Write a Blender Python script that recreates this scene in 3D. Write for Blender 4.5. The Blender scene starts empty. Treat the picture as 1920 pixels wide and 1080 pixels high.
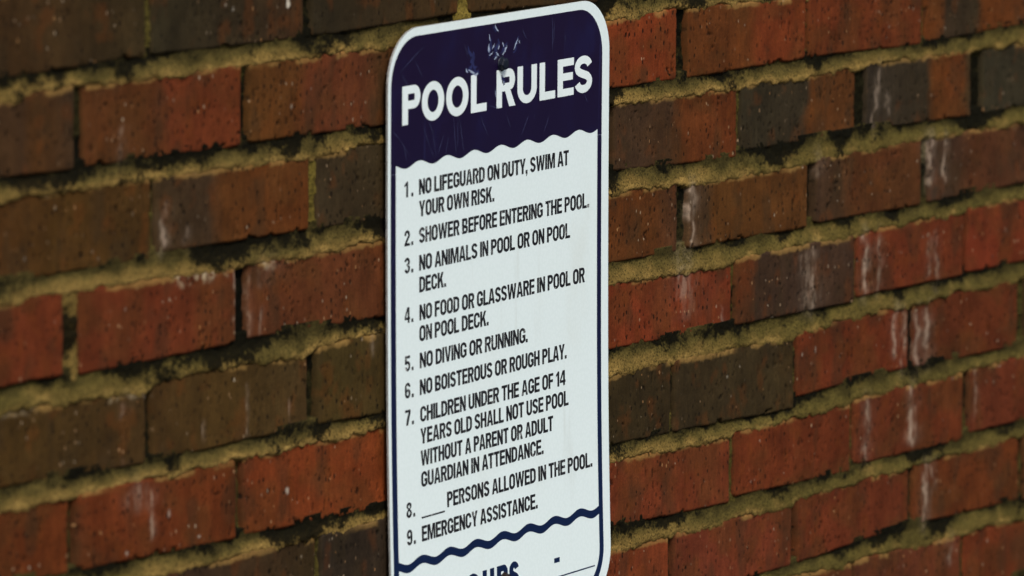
import bpy, math, random
import numpy as np
from mathutils import Matrix, Vector

# ------------------------------------------------------------------ camera, sky, sun, exposure
scene = bpy.context.scene
MM = 0.001
cam_data = bpy.data.cameras.new("camera")
cam = bpy.data.objects.new("camera", cam_data)
scene.collection.objects.link(cam)
R_, U_, B_ = (0.51257142, -0.85863539, 0.00397643), (0.10322872, 0.06621961, 0.9924509), (-0.85241678, -0.50829148, 0.12257812)
M = Matrix.Identity(4)
for i in range(3):
    M[i][0], M[i][1], M[i][2] = R_[i], U_[i], B_[i]
M[0][3], M[1][3], M[2][3] = -3.9201121, -2.3529993, 0.5904870
cam.matrix_world = M
cam_data.sensor_width = 36.0
cam_data.lens = 221.0007
cam_data.clip_start = 0.1
cam_data.clip_end = 200.0
cam_data.dof.use_dof = True
cam_data.dof.focus_distance = 4.70
cam_data.dof.aperture_fstop = 8.4
scene.camera = cam

SUN_EL, SUN_AZ = math.radians(52), math.radians(-34)     # azimuth measured from straight in front of the wall, towards the camera side
world = bpy.data.worlds.new("World")
scene.world = world
world.use_nodes = True
wn = world.node_tree
bg = wn.nodes["Background"]
sky = wn.nodes.new("ShaderNodeTexSky")
sky.sky_type = 'NISHITA'
sky.sun_disc = False
sky.sun_elevation = SUN_EL
sky.sun_rotation = math.radians(180) - SUN_AZ
sky.dust_density = 4.0
sky.air_density = 1.0
wn.links.new(sky.outputs[0], bg.inputs[0])
bg.inputs[1].default_value = 0.095
sun_d = bpy.data.lights.new("sun", 'SUN')
sun_d.energy = 1.5
sun_d.angle = math.radians(13)
sun_d.color = (1.0, 0.95, 0.86)
sun = bpy.data.objects.new("sun", sun_d)
scene.collection.objects.link(sun)
to_sun = Vector((math.sin(SUN_AZ) * math.cos(SUN_EL), -math.cos(SUN_AZ) * math.cos(SUN_EL), math.sin(SUN_EL)))
sun.rotation_euler = to_sun.to_track_quat('Z', 'Y').to_euler()
scene.view_settings.view_transform = 'Standard'
scene.view_settings.look = 'None'
scene.view_settings.gamma = 1.0
scene.view_settings.use_curve_mapping = False
scene.view_settings.exposure = 0.75

# ------------------------------------------------------------------ helpers
rng = np.random.default_rng(7)
TAB = np.random.default_rng(11).random((256, 256))

def vnoise(x, y, seed=0):
    x = np.asarray(x, float) + seed * 17.31
    y = np.asarray(y, float) + seed * 9.77
    xi, yi = np.floor(x).astype(int), np.floor(y).astype(int)
    fx, fy = x - xi, y - yi
    fx = fx * fx * (3 - 2 * fx)
    fy = fy * fy * (3 - 2 * fy)
    a, b = TAB[xi & 255, yi & 255], TAB[(xi + 1) & 255, yi & 255]
    c, d = TAB[xi & 255, (yi + 1) & 255], TAB[(xi + 1) & 255, (yi + 1) & 255]
    return (a * (1 - fx) + b * fx) * (1 - fy) + (c * (1 - fx) + d * fx) * fy

def fbm(x, y, seed=0, octv=4, gain=0.5):
    s, a, t = 0.0, 1.0, 0.0
    for k in range(octv):
        s = s + a * vnoise(np.asarray(x) * 2.03 ** k, np.asarray(y) * 2.03 ** k, seed + 3 * k)
        t += a
        a *= gain
    return s / t

def sstep(a, b, x):
    t = np.clip((x - a) / (b - a), 0, 1)
    return t * t * (3 - 2 * t)

def lin(c):
    c = np.asarray(c, float) / 255.0
    return np.where(c <= 0.04045, c / 12.92, ((c + 0.055) / 1.055) ** 2.4)

def mix(a, b, t):
    return a + (b - a) * t[..., None]

def grid_faces(nu, nv, off=0):
    i = np.arange(nu - 1)[:, None] * nv + np.arange(nv - 1)[None, :]
    i = i.ravel() + off
    return np.stack([i, i + nv, i + nv + 1, i + 1], 1)       # +u then +v: normal faces -Y

def np_mesh(name, verts, quads, mat, parent=None, tint=None, alpha=None):
    me = bpy.data.meshes.new(name)
    me.vertices.add(len(verts))
    me.vertices.foreach_set("co", np.ascontiguousarray(verts, np.float32).ravel())
    me.loops.add(quads.size)
    me.loops.foreach_set("vertex_index", np.ascontiguousarray(quads, np.int32).ravel())
    me.polygons.add(len(quads))
    me.polygons.foreach_set("loop_start", np.arange(0, quads.size, 4, dtype=np.int32))
    me.polygons.foreach_set("use_smooth", np.ones(len(quads), bool))
    if tint is not None:
        at = me.attributes.new("tint", 'FLOAT_COLOR', 'POINT')
        at.data.foreach_set("color", np.c_[tint, np.ones(len(tint)) if alpha is None else alpha].astype(np.float32).ravel())
    me.update(calc_edges=True)
    me.validate()
    me.materials.append(mat)
    ob = bpy.data.objects.new(name, me)
    scene.collection.objects.link(ob)
    ob.parent = parent
    return ob

class NT:
    """small node-graph helper"""
    def __init__(self, name):
        self.m = bpy.data.materials.new(name)
        self.m.use_nodes = True
        self.t = self.m.node_tree
        self.b = self.t.nodes["Principled BSDF"]
    def n(self, typ, **kw):
        nd = self.t.nodes.new(typ)
        for k, v in kw.items():
            setattr(nd, k, v)
        return nd
    def l(self, a, b):
        self.t.links.new(a, b)
    def coords(self, scale):
        tc = self.n("ShaderNodeTexCoord")
        mp = self.n("ShaderNodeMapping")
        mp.inputs["Scale"].default_value = scale
        self.l(tc.outputs["Object"], mp.inputs["Vector"])
        return mp.outputs[0]
    def noise(self, scale_vec, detail=3.0, rough=0.55):
        nd = self.n("ShaderNodeTexNoise")
        nd.inputs["Scale"].default_value = 1.0
        nd.inputs["Detail"].default_value = detail
        nd.inputs["Roughness"].default_value = rough
        self.l(self.coords(scale_vec), nd.inputs["Vector"])
        return nd.outputs["Fac"]
    def voro(self, scale_vec):
        nd = self.n("ShaderNodeTexVoronoi", voronoi_dimensions='2D')   # cells on the wall's own face: x along, z up
        nd.inputs["Scale"].default_value = 1.0
        sp, cb = self.n("ShaderNodeSeparateXYZ"), self.n("ShaderNodeCombineXYZ")
        self.l(self.coords(scale_vec), sp.inputs[0])
        self.l(sp.outputs[0], cb.inputs[0])
        self.l(sp.outputs[2], cb.inputs[1])
        self.l(cb.outputs[0], nd.inputs["Vector"])
        return nd.outputs["Distance"], nd.outputs["Color"]
    def ramp(self, src, a, b, va=0.0, vb=1.0):
        nd = self.n("ShaderNodeMapRange")
        nd.interpolation_type = 'SMOOTHSTEP'
        nd.inputs[1].default_value, nd.inputs[2].default_value = a, b
        nd.inputs[3].default_value, nd.inputs[4].default_value = va, vb
        self.l(src, nd.inputs[0])
        return nd.outputs[0]
    def math(self, op, a, b):
        nd = self.n("ShaderNodeMath", operation=op)
        for k, v in enumerate((a, b)):
            if isinstance(v, (int, float)):
                nd.inputs[k].default_value = v
            else:
                self.l(v, nd.inputs[k])
        return nd.outputs[0]
    def mixc(self, fac, a, b, mode='MIX'):
        nd = self.n("ShaderNodeMix", data_type='RGBA', blend_type=mode)
        for k, v in ((0, fac), (6, a), (7, b)):
            if isinstance(v, (int, float)):
                nd.inputs[k].default_value = v
            elif isinstance(v, (tuple, list, np.ndarray)):
                nd.inputs[k].default_value = (*[float(q) for q in v[:3]], 1.0)
            else:
                self.l(v, nd.inputs[k])
        return nd.outputs[2]
    def bump(self, h, strength, dist, prev=None):
        nd = self.n("ShaderNodeBump")
        nd.inputs["Strength"].default_value = strength
        nd.inputs["Distance"].default_value = dist
        self.l(h, nd.inputs["Height"])
        if prev is not None:
            self.l(prev, nd.inputs["Normal"])
        return nd.outputs[0]

def attr(nt, name):
    a = nt.n("ShaderNodeAttribute")
    a.attribute_name = name
    return a.outputs["Color"]

# ------------------------------------------------------------------ materials of the wall
def brick_material():
    t = NT("fired_clay")
    base = attr(t, "tint")
    drag = t.noise((420, 420, 60), 3)                       # wire-cut drag marks run up and down
    v = t.ramp(drag, 0.3, 0.7, 0.90, 1.10)
    fine = t.noise((900, 900, 700), 3, 0.65)
    v2 = t.ramp(fine, 0.3, 0.7, 0.80, 1.20)
    cc = t.n("ShaderNodeCombineColor")
    vv = t.math('MULTIPLY', v, v2)
    for k in range(3):
        t.l(vv, cc.inputs[k])
    col = t.mixc(1.0, base, cc.outputs[0], 'MULTIPLY')
    # little elongated pits
    d, c = t.voro((150, 150, 95))
    sep = t.n("ShaderNodeSeparateColor"); t.l(c, sep.inputs[0])
    pit = t.math('MULTIPLY', t.ramp(t.math('SUBTRACT', d, t.math('MULTIPLY', sep.outputs[1], 0.10)), 0.04, 0.13, 1, 0), t.ramp(sep.outputs[0], 0.40, 0.44))
    clump = t.ramp(t.noise((26, 26, 18), 2), 0.36, 0.56)
    pit = t.math('MULTIPLY', pit, clump)
    col = t.mixc(t.math('MULTIPLY', pit, 0.85), col, (0.006, 0.004, 0.002))
    # pale sand grains
    d2, c2 = t.voro((165, 165, 95))
    sep2 = t.n("ShaderNodeSeparateColor"); t.l(c2, sep2.inputs[0])
    gr = t.math('MULTIPLY', t.ramp(t.math('SUBTRACT', d2, t.math('MULTIPLY', sep2.outputs[0], 0.09)), 0.01, 0.09, 1, 0), t.ramp(sep2.outputs[1], 0.66, 0.70))
    gr = t.math('MULTIPLY', gr, t.ramp(t.noise((38, 38, 24), 2), 0.48, 0.62))
    gcol = t.mixc(sep2.outputs[2], (0.42, 0.36, 0.26), (0.40, 0.20, 0.07))
    col = t.mixc(t.math('MULTIPLY', gr, 0.62), col, gcol)
    t.l(col, t.b.inputs["Base Color"])
    t.b.inputs["Roughness"].default_value = 0.82
    t.b.inputs["Specular IOR Level"].default_value = 0.07
    h = t.math('ADD', t.math('MULTIPLY', drag, 0.6), t.math('MULTIPLY', fine, 0.4))
    h = t.math('SUBTRACT', h, pit)
    nb = t.bump(h, 0.6, 0.0005)
    t.l(nb, t.b.inputs["Normal"])
    return t.m

def mortar_material():
    t = NT("sandy_mortar")
    an = t.n("ShaderNodeAttribute"); an.attribute_name = "tint"
    base, al = an.outputs["Color"], an.outputs["Alpha"]
    grain = t.noise((700, 700, 700), 4, 0.7)
    v = t.ramp(grain, 0.28, 0.72, 0.55, 1.4)
    cc = t.n("ShaderNodeCombineColor")
    for k in range(3):
        t.l(v, cc.inputs[k])
    col = t.mixc(1.0, base, cc.outputs[0], 'MULTIPLY')
    d, c = t.voro((420, 420, 420))
    sep = t.n("ShaderNodeSeparateColor"); t.l(c, sep.inputs[0])
    dark = t.math('MULTIPLY', t.ramp(d, 0.2, 0.4, 1, 0), t.ramp(sep.outputs[0], 0.62, 0.68))
    col = t.mixc(t.math('MULTIPLY', dark, 0.7), col, (0.008, 0.008, 0.004))
    # black lichen: the mesh says how thickly it grows, the grain breaks it into specks
    ld = t.noise((520, 520, 420), 4, 0.7)
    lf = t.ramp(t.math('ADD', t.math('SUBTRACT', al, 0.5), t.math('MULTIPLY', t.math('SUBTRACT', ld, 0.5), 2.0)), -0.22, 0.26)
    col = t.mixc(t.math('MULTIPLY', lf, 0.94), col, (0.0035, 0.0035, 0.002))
    t.l(col, t.b.inputs["Base Color"])
    t.b.inputs["Roughness"].default_value = 0.95
    t.b.inputs["Specular IOR Level"].default_value = 0.04
    nb = t.bump(grain, 0.9, 0.0012)
    t.l(nb, t.b.inputs["Normal"])
    return t.m

# ------------------------------------------------------------------ the brick wall (millimetres: u along the wall, v up, w out of it)
ROWS = ['Z', 'A', 'B', 'C', 'D', 'E', 'F', 'G', 'H', 'I', 'J', 'K']
TOPS = dict(Z=347.7, A=280.0, B=212.0, C=144.5, D=77.0, E=9.0, F=-58.5, G=-127.0, H=-194.0, I=-261.0, J=-329.0, K=-396.5)
BRICKS = [
('A',-654.7,-451.4,[280.0,280.0,224.6,228.8],[(0,(62,42,26)),(1,(52,42,28))]),
('A',-445.1,-257.3,[280.0,280.0,229.0,227.0],[(0,(46,40,30)),(0.6,(50,40,30)),(1,(60,40,28))]),
('A',-247.0,-52.4,[280.0,280.0,227.1,230.5],[(0,(42,36,28)),(1,(60,44,28))]),
('A',-36.8,150.4,[280.0,280.0,229.9,225.5],[(0,(60,44,28)),(1,(56,40,26))]),
('B',-655.5,-536.0,[208.2,213.8,162.2,159.9],[(0,(70,48,30)),(0.5,(60,42,32)),(0.62,(74,46,26)),(1,(60,44,34))]),
('B',-525.5,-336.9,[213.0,213.2,160.4,158.6],[(0,(84,48,28)),(0.35,(84,46,26)),(0.5,(100,46,30)),(1,(100,46,28))]),
('B',-326.9,-134.5,[212.5,211.7,160.0,157.6],[(0,(84,52,26)),(0.3,(86,50,26)),(0.4,(96,48,32)),(0.75,(88,46,32)),(0.85,(72,46,30)),(1,(74,46,30))]),
('B',82.5,272.0,[208.2,211.6,159.8,158.2],[(0,(116,50,30)),(1,(118,52,30))]),
('B',287.0,479.5,[211.4,206.4,158.3,159.6],[(0,(92,50,26)),(0.5,(94,50,26)),(0.6,(108,48,28)),(1,(104,46,26))]),
('B',484.0,681.7,[206.1,212.0,159.7,156.8],[(0,(98,44,26)),(1,(94,44,26))]),
('B',687.5,912.8,[212.0,212.0,157.8,160.2],[(0,(98,50,25)),(0.1,(96,50,25)),(0.16,(52,40,32)),(0.4,(52,42,32)),(0.46,(98,52,24)),(0.8,(96,50,26)),(1,(60,44,30))]),
('C',-667.9,-446.4,[146.1,145.6,93.5,90.9],[(0,(74,44,24)),(0.5,(70,48,22)),(1,(66,46,24))]),
('C',-442.0,-250.4,[144.9,142.8,94.8,92.3],[(0,(58,44,32)),(0.35,(60,44,34)),(0.45,(86,50,26)),(1,(94,50,24))]),
('C',-240.8,-116.2,[142.7,144.6,92.1,87.8],[(0,(52,42,32)),(1,(54,44,30))]),
('C',176.8,369.0,[146.8,143.4,95.8,89.4],[(0,(60,44,36)),(0.45,(66,46,36)),(0.52,(92,48,26)),(1,(92,44,24))]),
('C',373.3,567.5,[145.2,143.8,94.1,92.7],[(0,(46,40,32)),(0.55,(50,42,34)),(0.62,(88,50,26)),(1,(84,50,28))]),
('C',586.0,773.2,[145.5,145.1,93.3,90.4],[(0,(50,42,38)),(0.55,(50,42,34)),(0.64,(94,50,24)),(0.9,(88,46,24)),(1,(60,46,32))]),
('C',798.1,988.3,[143.4,143.7,90.2,90.3],[(0,(50,46,38)),(1,(48,40,32))]),
('D',-691.9,-550.5,[77.1,79.4,25.6,24.7],[(0,(96,42,28)),(1,(96,42,26))]),
('D',-532.7,-343.9,[77.6,74.4,22.6,22.8],[(0,(98,44,28)),(0.5,(104,46,30)),(1,(92,44,28))]),
('D',-327.9,-134.1,[74.6,74.2,24.3,19.7],[(0,(84,46,32)),(0.3,(88,46,30)),(1,(86,46,30))]),
('D',79.9,274.8,[78.1,77.8,27.4,25.3],[(0,(84,46,24)),(0.8,(84,46,24)),(1,(72,46,34))]),
('D',291.6,485.9,[74.2,73.0,26.1,23.7],[(0,(74,52,38)),(0.16,(70,50,36)),(0.24,(84,52,26)),(1,(84,50,26))]),
('D',499.4,684.3,[75.7,76.5,25.8,23.3],[(0,(62,44,36)),(0.2,(66,46,34)),(0.35,(82,46,28)),(1,(84,46,30))]),
('D',697.8,906.8,[76.7,75.7,24.3,24.3],[(0,(66,50,46)),(0.25,(66,44,36)),(0.4,(78,44,30)),(1,(74,46,36))]),
('E',-669.5,-452.9,[8.3,2.4,-39.4,-46.4],[(0,(64,46,22)),(1,(60,44,26))]),
('E',-444.0,-251.1,[8.6,3.8,-46.1,-46.0],[(0,(64,46,26)),(0.5,(70,52,28)),(1,(66,52,34))]),
('E',-239.3,-115.7,[7.3,7.7,-46.7,-51.1],[(0,(64,52,28)),(1,(60,48,30))]),
('E',159.9,363.5,[9.1,6.1,-39.7,-42.4],[(0,(112,46,28)),(0.5,(112,48,32)),(1,(104,44,30))]),
('E',367.0,566.9,[9.5,8.2,-42.4,-44.6],[(0,(84,42,24)),(0.1,(84,42,26)),(0.16,(58,42,36)),(0.9,(62,44,38)),(1,(58,40,34))]),
('E',571.5,763.2,[9.9,10.3,-41.6,-42.9],[(0,(98,42,28)),(1,(100,44,28))]),
('E',770.1,982.4,[12.3,11.2,-41.8,-43.9],[(0,(110,44,30)),(1,(108,44,28))]),
('F',-693.5,-544.3,[-57.0,-59.0,-102.0,-108.2],[(0,(86,40,22)),(1,(94,44,22))]),
('F',-536.3,-343.6,[-57.9,-59.8,-108.3,-112.9],[(0,(98,44,24)),(0.5,(100,46,26)),(1,(96,44,22))]),
('F',-332.9,-133.6,[-59.3,-60.4,-112.1,-117.7],[(0,(112,50,28)),(1,(120,56,30))]),
('F',81.1,265.9,[-60.8,-60.7,-111.1,-114.8],[(0,(52,42,26)),(1,(48,38,26))]),
('F',270.1,465.2,[-60.7,-63.3,-114.9,-119.7],[(0,(50,40,28)),(0.8,(54,44,30)),(1,(60,46,28))]),
('F',469.7,665.7,[-59.9,-58.5,-111.2,-110.1],[(0,(96,42,26)),(1,(100,42,26))]),
('F',675.3,867.9,[-58.6,-57.6,-111.2,-115.1],[(0,(86,42,30)),(0.3,(84,38,24)),(1,(90,40,24))]),
('G',-635.7,-437.6,[-119.4,-125.8,-182.0,-182.0],[(0,(70,40,26)),(1,(62,40,28))]),
('G',-434.4,-242.1,[-125.5,-127.4,-182.0,-182.0],[(0,(54,40,34)),(0.7,(58,42,30)),(1,(52,40,26))]),
('G',-235.8,-115.2,[-126.7,-127.1,-182.0,-182.0],[(0,(44,36,32)),(1,(48,36,30))]),
('G',161.4,362.4,[-126.2,-130.4,-175.8,-182.2],[(0,(108,48,32)),(1,(104,48,32))]),
('G',367.6,564.4,[-128.1,-129.8,-178.3,-183.4],[(0,(100,44,26)),(1,(96,42,26))]),
('G',569.1,766.1,[-126.0,-127.0,-179.2,-183.3],[(0,(92,42,28)),(1,(98,44,26))]),
('G',776.0,987.1,[-124.5,-128.2,-178.1,-183.7],[(0,(92,42,30)),(1,(98,42,26))]),
('H',82.4,264.5,[-193.9,-197.0,-249.0,-249.3],[(0,(106,48,32)),(1,(110,50,32))]),
('H',272.9,465.3,[-196.0,-198.1,-244.3,-247.5],[(0,(102,46,36)),(1,(106,48,34))]),
('H',474.3,670.1,[-193.6,-195.2,-246.2,-242.7],[(0,(98,42,28)),(1,(94,42,28))]),
('H',676.8,874.2,[-193.3,-194.8,-243.2,-248.5],[(0,(92,44,24)),(1,(94,46,24))]),
('I',364.7,568.4,[-252.5,-261.2,-316.0,-316.0],[(0,(76,42,30)),(1,(82,42,30))]),
('I',574.0,764.9,[-260.2,-264.6,-316.0,-316.0],[(0,(84,44,36)),(1,(92,44,30))]),
('I',772.8,991.7,[-263.9,-269.7,-316.0,-316.0],[(0,(100,44,26)),(1,(96,42,26))]),
]
STREAKS=[(295.4, 73.8, 24.0, 5, 0.9), (298.8, 72.7, 52.8, 10, 0.35), (502.4, 80.9, 63.8, 7, 0.45), (700.9, 76.4, 39.5, 6, 0.8), (694.1, 76.9, 60.1, 10, 0.5), (726.3, 72.9, 39.4, 5, 0.75), (599.6, 133.6, 94.3, 5, 0.5), (622.4, 120.9, 103.4, 5, 0.5), (606.9, 141.7, 122.1, 4, 0.55), (584.8, 8.6, -41.8, 7, 0.75), (610.2, 6.1, -40.0, 5, 0.5), (494.9, 4.4, -45.2, 10, 0.5), (483.2, 3.4, -41.8, 14, 0.25), (698.2, -4.6, -38.1, 6, 0.4), (712.6, 0.7, -48.5, 5, 0.35), (643.0, -58.8, -98.7, 6, 0.7), (656.4, -62.5, -109.1, 6, 0.55), (682.4, -65.2, -112.1, 7, 0.6), (700.8, -65.0, -109.8, 7, 0.65), (671.5, -126.3, -175.5, 7, 0.85), (675.2, -160.2, -173.6, 10, 0.6), (591.8, -127.9, -176.5, 9, 0.5), (789.1, -124.3, -165.3, 3, 0.5), (698.3, -192.2, -246.3, 8, 0.7), (713.1, -196.3, -218.9, 5, 0.5), (586.2, -9.0, -35.3, 4, 0.4), (744.4, -263.7, -286.5, 8, 0.35), (-435.6, 119.8, 98.2, 5, 0.85), (-431.1, 126.6, 117.6, 5, 0.5), (-402.8, 107.6, 98.6, 4, 0.5), (-305.0, 74.2, 59.3, 12, 0.35), (-311.8, 43.3, 24.8, 2, 0.5), (-450.0, -63.2, -97.7, 3, 0.85), (-461.4, -59.9, -78.0, 14, 0.35), (-475.4, -65.3, -72.5, 8, 0.3), (-345.2, 72.7, 21.1, 2.5, 0.7), (-326.5, 68.9, 26.4, 2, 0.5), (-478.2, -2.5, -10.8, 5, 0.5), (-330.7, -8.3, -41.7, 1.2, 0.8), (-385.1, -27.6, -40.5, 1.2, 0.7), (-275.9, -26.0, -42.9, 1, 0.5), (-481.4, 182.9, 161.6, 6, 0.3), (-478.4, -39.6, -54.0, 3, 0.2), (-166.2, 12.5, -4.7, 5, 0.3), (285.4, 10.6, -12.3, 17, 0.34), (281.0, 25.5, 0.6, 13, 0.4), (291.5, -0.4, -29.6, 22, 0.14), (187.7, 22.5, 14.4, 3, 0.0), (402.0, -122.2, -126.5, 2, 0.0), (347.3, -25.1, -39.8, 3, 0.4)]
SPOTS=[(-277.7, 253.2, 4, 7, 0.95), (-346.0, 253.3, 2, 2.5, 0.7), (-355.9, 256.8, 1.5, 2, 0.6), (-274.4, 181.2, 2, 3, 0.5), (-278.7, -88.0, 5, 4, 0.8), (-390.6, -104.5, 3, 2, 0.7), (-426.3, -83.8, 3, 6, 0.5), (-477.6, -103.7, 3, 2.5, 0.6), (478.6, -77.3, 2.5, 2.5, 0.7), (502.0, -76.1, 1.5, 5, 0.6), (352.9, 51.1, 2, 2, 0.0), (-477.8, 61.1, 2, 2, 0.4), (-508.8, 98.2, 2, 1.5, 0.5), (-393.5, 146.4, 1.5, 1.5, 0.9), (-248.4, 191.1, 1.5, 1.5, 0.6), (259.3, 18.2, 3, 5, 0.9), (354.2, -80.9, 2, 2.5, 0.6), (394.9, -169.5, 2, 2, 0.5), (623.0, 175.4, 2, 2, 0.6), (378.0, 193.7, 1.3, 1.3, 0.7), (-593.0, 106.7, 2, 2, 0.5)]
CRUSTS=[(-420.4, -371.6, 74.2, 14, 0.8), (-387.9, -351.8, 74.1, 8, 0.8), (-318.4, -291.5, 73.4, 10, 0.75), (-500.0, -449.5, 21.2, 8, 0.5), (-622.0, -580.0, 16.5, 6, 0.5)]

EXTRA = [(96, 44, 28), (88, 46, 28), (60, 44, 32), (74, 46, 28), (102, 48, 28), (54, 42, 32)]
U_MIN, U_MAX = -900.0, 1180.0
rows = {r: [] for r in ROWS}
for r, u0, u1, vs, col in BRICKS:
    if -118 < u1 < -114:
        u1 = -47.0                                              # runs on behind the sign
    rows[r].append([u0, u1, vs, col])
for i, r in enumerate(ROWS):
    first = (-443.0 if r in 'ACEGIK' else -541.5) - 203 * 4
    for k in range(14):
        a, b = first + 203 * k + 5, first + 203 * k + 198
        if b < U_MIN or a > U_MAX:
            continue
        c = (a + b) / 2
        if any(q[0] - 20 < c < q[1] + 20 for q in rows[r]):
            continue
        for q in rows[r]:
            if q[1] < c: a = max(a, q[1] + 8)
            if q[0] > c: b = min(b, q[0] - 8)
        t = TOPS[r]
        e = rng.normal(0, 1.2, 4)
        col = EXTRA[int(rng.integers(len(EXTRA)))]
        rows[r].append([a, b, [t + e[0], t + e[1], t - 53.5 + e[2], t - 53.5 + e[3]], [(0, col), (1, col)]])
    rows[r].sort(key=lambda q: q[0])

def row_curve(r, which, u):
    """top (0) or bottom (2) edge height of a course along u"""
    xs, ys = [], []
    for q in rows[r]:
        xs += [q[0] + 1, q[1] - 1]
        ys += [q[2][which], q[2][which + 1]]
    return np.interp(u, xs, ys)

KALB = np.array([0.88, 0.88, 0.64])                                                      # pictured value -> albedo
def brick_part(q, r, idx):
    u0, u1, (tl, tr, bl, br), cols = q
    vis = u1 > -640 and u0 < 900
    du, dv = (1.25, 1.05) if vis else (4.0, 3.0)
    mrg = 5.0
    ov = 2.6                                                     # the mortar lips over the top arris by this much
    u = np.arange(u0 - mrg, u1 + mrg + du, du)
    v = np.arange(min(bl, br) - mrg, max(tl, tr) + ov + mrg + dv, dv)
    Ug, Vg = np.meshgrid(u, v, indexing='ij')
    s = np.clip((Ug - u0) / (u1 - u0), 0, 1)
    top = tl + (tr - tl) * s + ov
    bot = bl + (br - bl) * s
    sd_ = idx * 7 + 1
    wob = lambda a, f, k: a * (fbm(Ug / f, Vg / f, sd_ + k, 3) - 0.5)
    e = [Ug - u0 + wob(2.0, 14, 1), u1 - Ug + wob(2.0, 14, 2), Vg - bot + wob(1.8, 20, 3) + 2.6 * sstep(0.70, 0.80, fbm(Ug / 8, Vg / 8, sd_ + 31, 2)) * -1.0, top - Vg + wob(3.0, 9, 4)]
    R = 3.0
    # rounded-corner inside distance
    ex, ey = np.minimum(e[0], e[1]), np.minimum(e[2], e[3])
    cx, cy = R - ex, R - ey
    d = np.where((cx > 0) & (cy > 0), R - np.sqrt(np.maximum(cx, 0) ** 2 + np.maximum(cy, 0) ** 2), np.minimum(ex, ey))
    rr = 2.2
    k = np.clip(1 - d / rr, 0, 1)
    round_ = rr * 0.75 * (1 - np.sqrt(np.maximum(0, 1 - k * k * 0.98)))
    drop = np.where(d < 0, np.minimum(-d * 3.2, 15.0), 0)
    face = rng.normal(0, 0.5) + rng.normal(0, 0.5) * (s - 0.5) + 1.3 * (fbm(Ug / 45, Vg / 45, sd_ + 5, 2) - 0.5)
    face = face + 0.30 * (fbm(Ug / 3.2, Vg / 14, sd_ + 6, 3) - 0.5) + 0.5 * (fbm(Ug / 5, Vg / 5, sd_ + 8, 3) - 0.5)
    # pits and dragged tears
    pn = fbm(Ug / 2.6, Vg / 5.0, sd_ + 9, 2)
    reg = vnoise(Ug / 28, Vg / 40, sd_ + 10)
    pit = sstep(0.74, 0.84, pn) * sstep(0.25, 0.6, reg)
    face = face - 1.1 * pit
    W = face - round_ - drop
    verts = np.stack([Ug, -W, Vg], -1).reshape(-1, 3) * MM
    # ---- the clay's own colour, in upright bands burnt by the kiln
    uu = s + 0.05 * (fbm(Ug / 30, Vg / 22, sd_ + 12, 3) - 0.5) * 2
    xs = [c[0] for c in cols]
    L = np.stack([np.interp(uu, xs, [lin(c[1])[k3] for c in cols]) for k3 in range(3)], -1) * KALB
    L = mix(L, lin((78, 51, 28)) * KALB, 0.14 * sstep(0.03, 0.08, L[..., 0]))
    L = mix(L, lin((76, 50, 28)) * KALB, 0.75 * sstep(0.42, 0.72, fbm(Ug / 32, Vg / 26, sd_ + 30, 3)) * 0.55 * sstep(0.02, 0.07, L[..., 0]))
    L *= (1 + 0.26 * (fbm(Ug / 3.0, Vg / 45, sd_ + 13, 3) - 0.5))[..., None]
    L *= (1 + 0.7 * (fbm(Ug / 18, Vg / 18, sd_ + 14, 3) - 0.5))[..., None]
    # burnt dark blushes and rusty blushes
    bl_ = sstep(0.56, 0.76, fbm(Ug / 24, Vg / 38, sd_ + 15, 3))
    L = mix(L, lin((50, 40, 30)) * KALB, 0.42 * bl_)
    ru = sstep(0.60, 0.78, fbm(Ug / 15, Vg / 17, sd_ + 16, 3))
    L = mix(L, lin((106, 56, 24)) * KALB, 0.22 * ru)
    L = mix(L, lin((14, 10, 6)) * KALB, 0.75 * pit)
    # thin skin of lime and sand along the top arris, dirt at the other edges
    f1 = sstep(2.4, 0.2, e[3] - ov - 0.4 + 2.6 * (fbm(Ug / 5, Vg / 3, sd_ + 17, 3) - 0.5)) * sstep(0.38, 0.62, vnoise(Ug / 17, Vg * 0, sd_ + 18))
    L = mix(L, lin((150, 118, 76)) * KALB, 0.55 * f1)
    f2 = sstep(2.0, 0.0, np.minimum(np.minimum(e[0], e[1]), e[2]) + 2.0 * (fbm(Ug / 4, Vg / 4, sd_ + 19, 2) - 0.5))
    L = mix(L, lin((46, 36, 22)) * KALB, 0.35 * f2)
    if vis:
        for (us, v0, v1, w, kst) in STREAKS:                   # lime runs
            if us < u0 - 12 or us > u1 + 12 or v1 > tl + 8 or v0 < bl - 8:
                continue
            mu = us + 7.0 * (fbm(Vg / 11, Vg * 0 + us, sd_ + 20, 3) - 0.5) * 2 * min(1, w / 4)
            m = (np.exp(-((Ug - mu) / (w * 0.48)) ** 2) + 0.22 * np.exp(-((Ug - mu - 2) / (w * 1.5)) ** 2)) * sstep(v1 - 4, v1 + 5, Vg) * sstep(v0 + 5, v0 - 3, Vg)
            n = sstep(0.30, 0.68, fbm(Ug / 3.5, Vg / 9, sd_ + 21, 3))
            L = mix(L, lin((176, 156, 157)) * KALB, np.clip(m * (0.15 + 0.85 * n) * kst * 1.2, 0, 0.95) * 0.56)
        for (us, vs_, w, h, kst) in SPOTS:
            if u0 - 8 < us < u1 + 8 and bl - 8 < vs_ < tl + 8 and kst > 0:
                rr_ = np.hypot((Ug - us) / (w * 0.5), (Vg - vs_) / (h * 0.5)) + 1.6 * (fbm(Ug / 2.2, Vg / 2.6, sd_ + 22, 3) - 0.5)
                L = mix(L, lin((200, 192, 200)) * KALB, kst * (0.95 if kst > 0.9 else 0.62) * sstep(1.3, 0.6, rr_))
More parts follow.
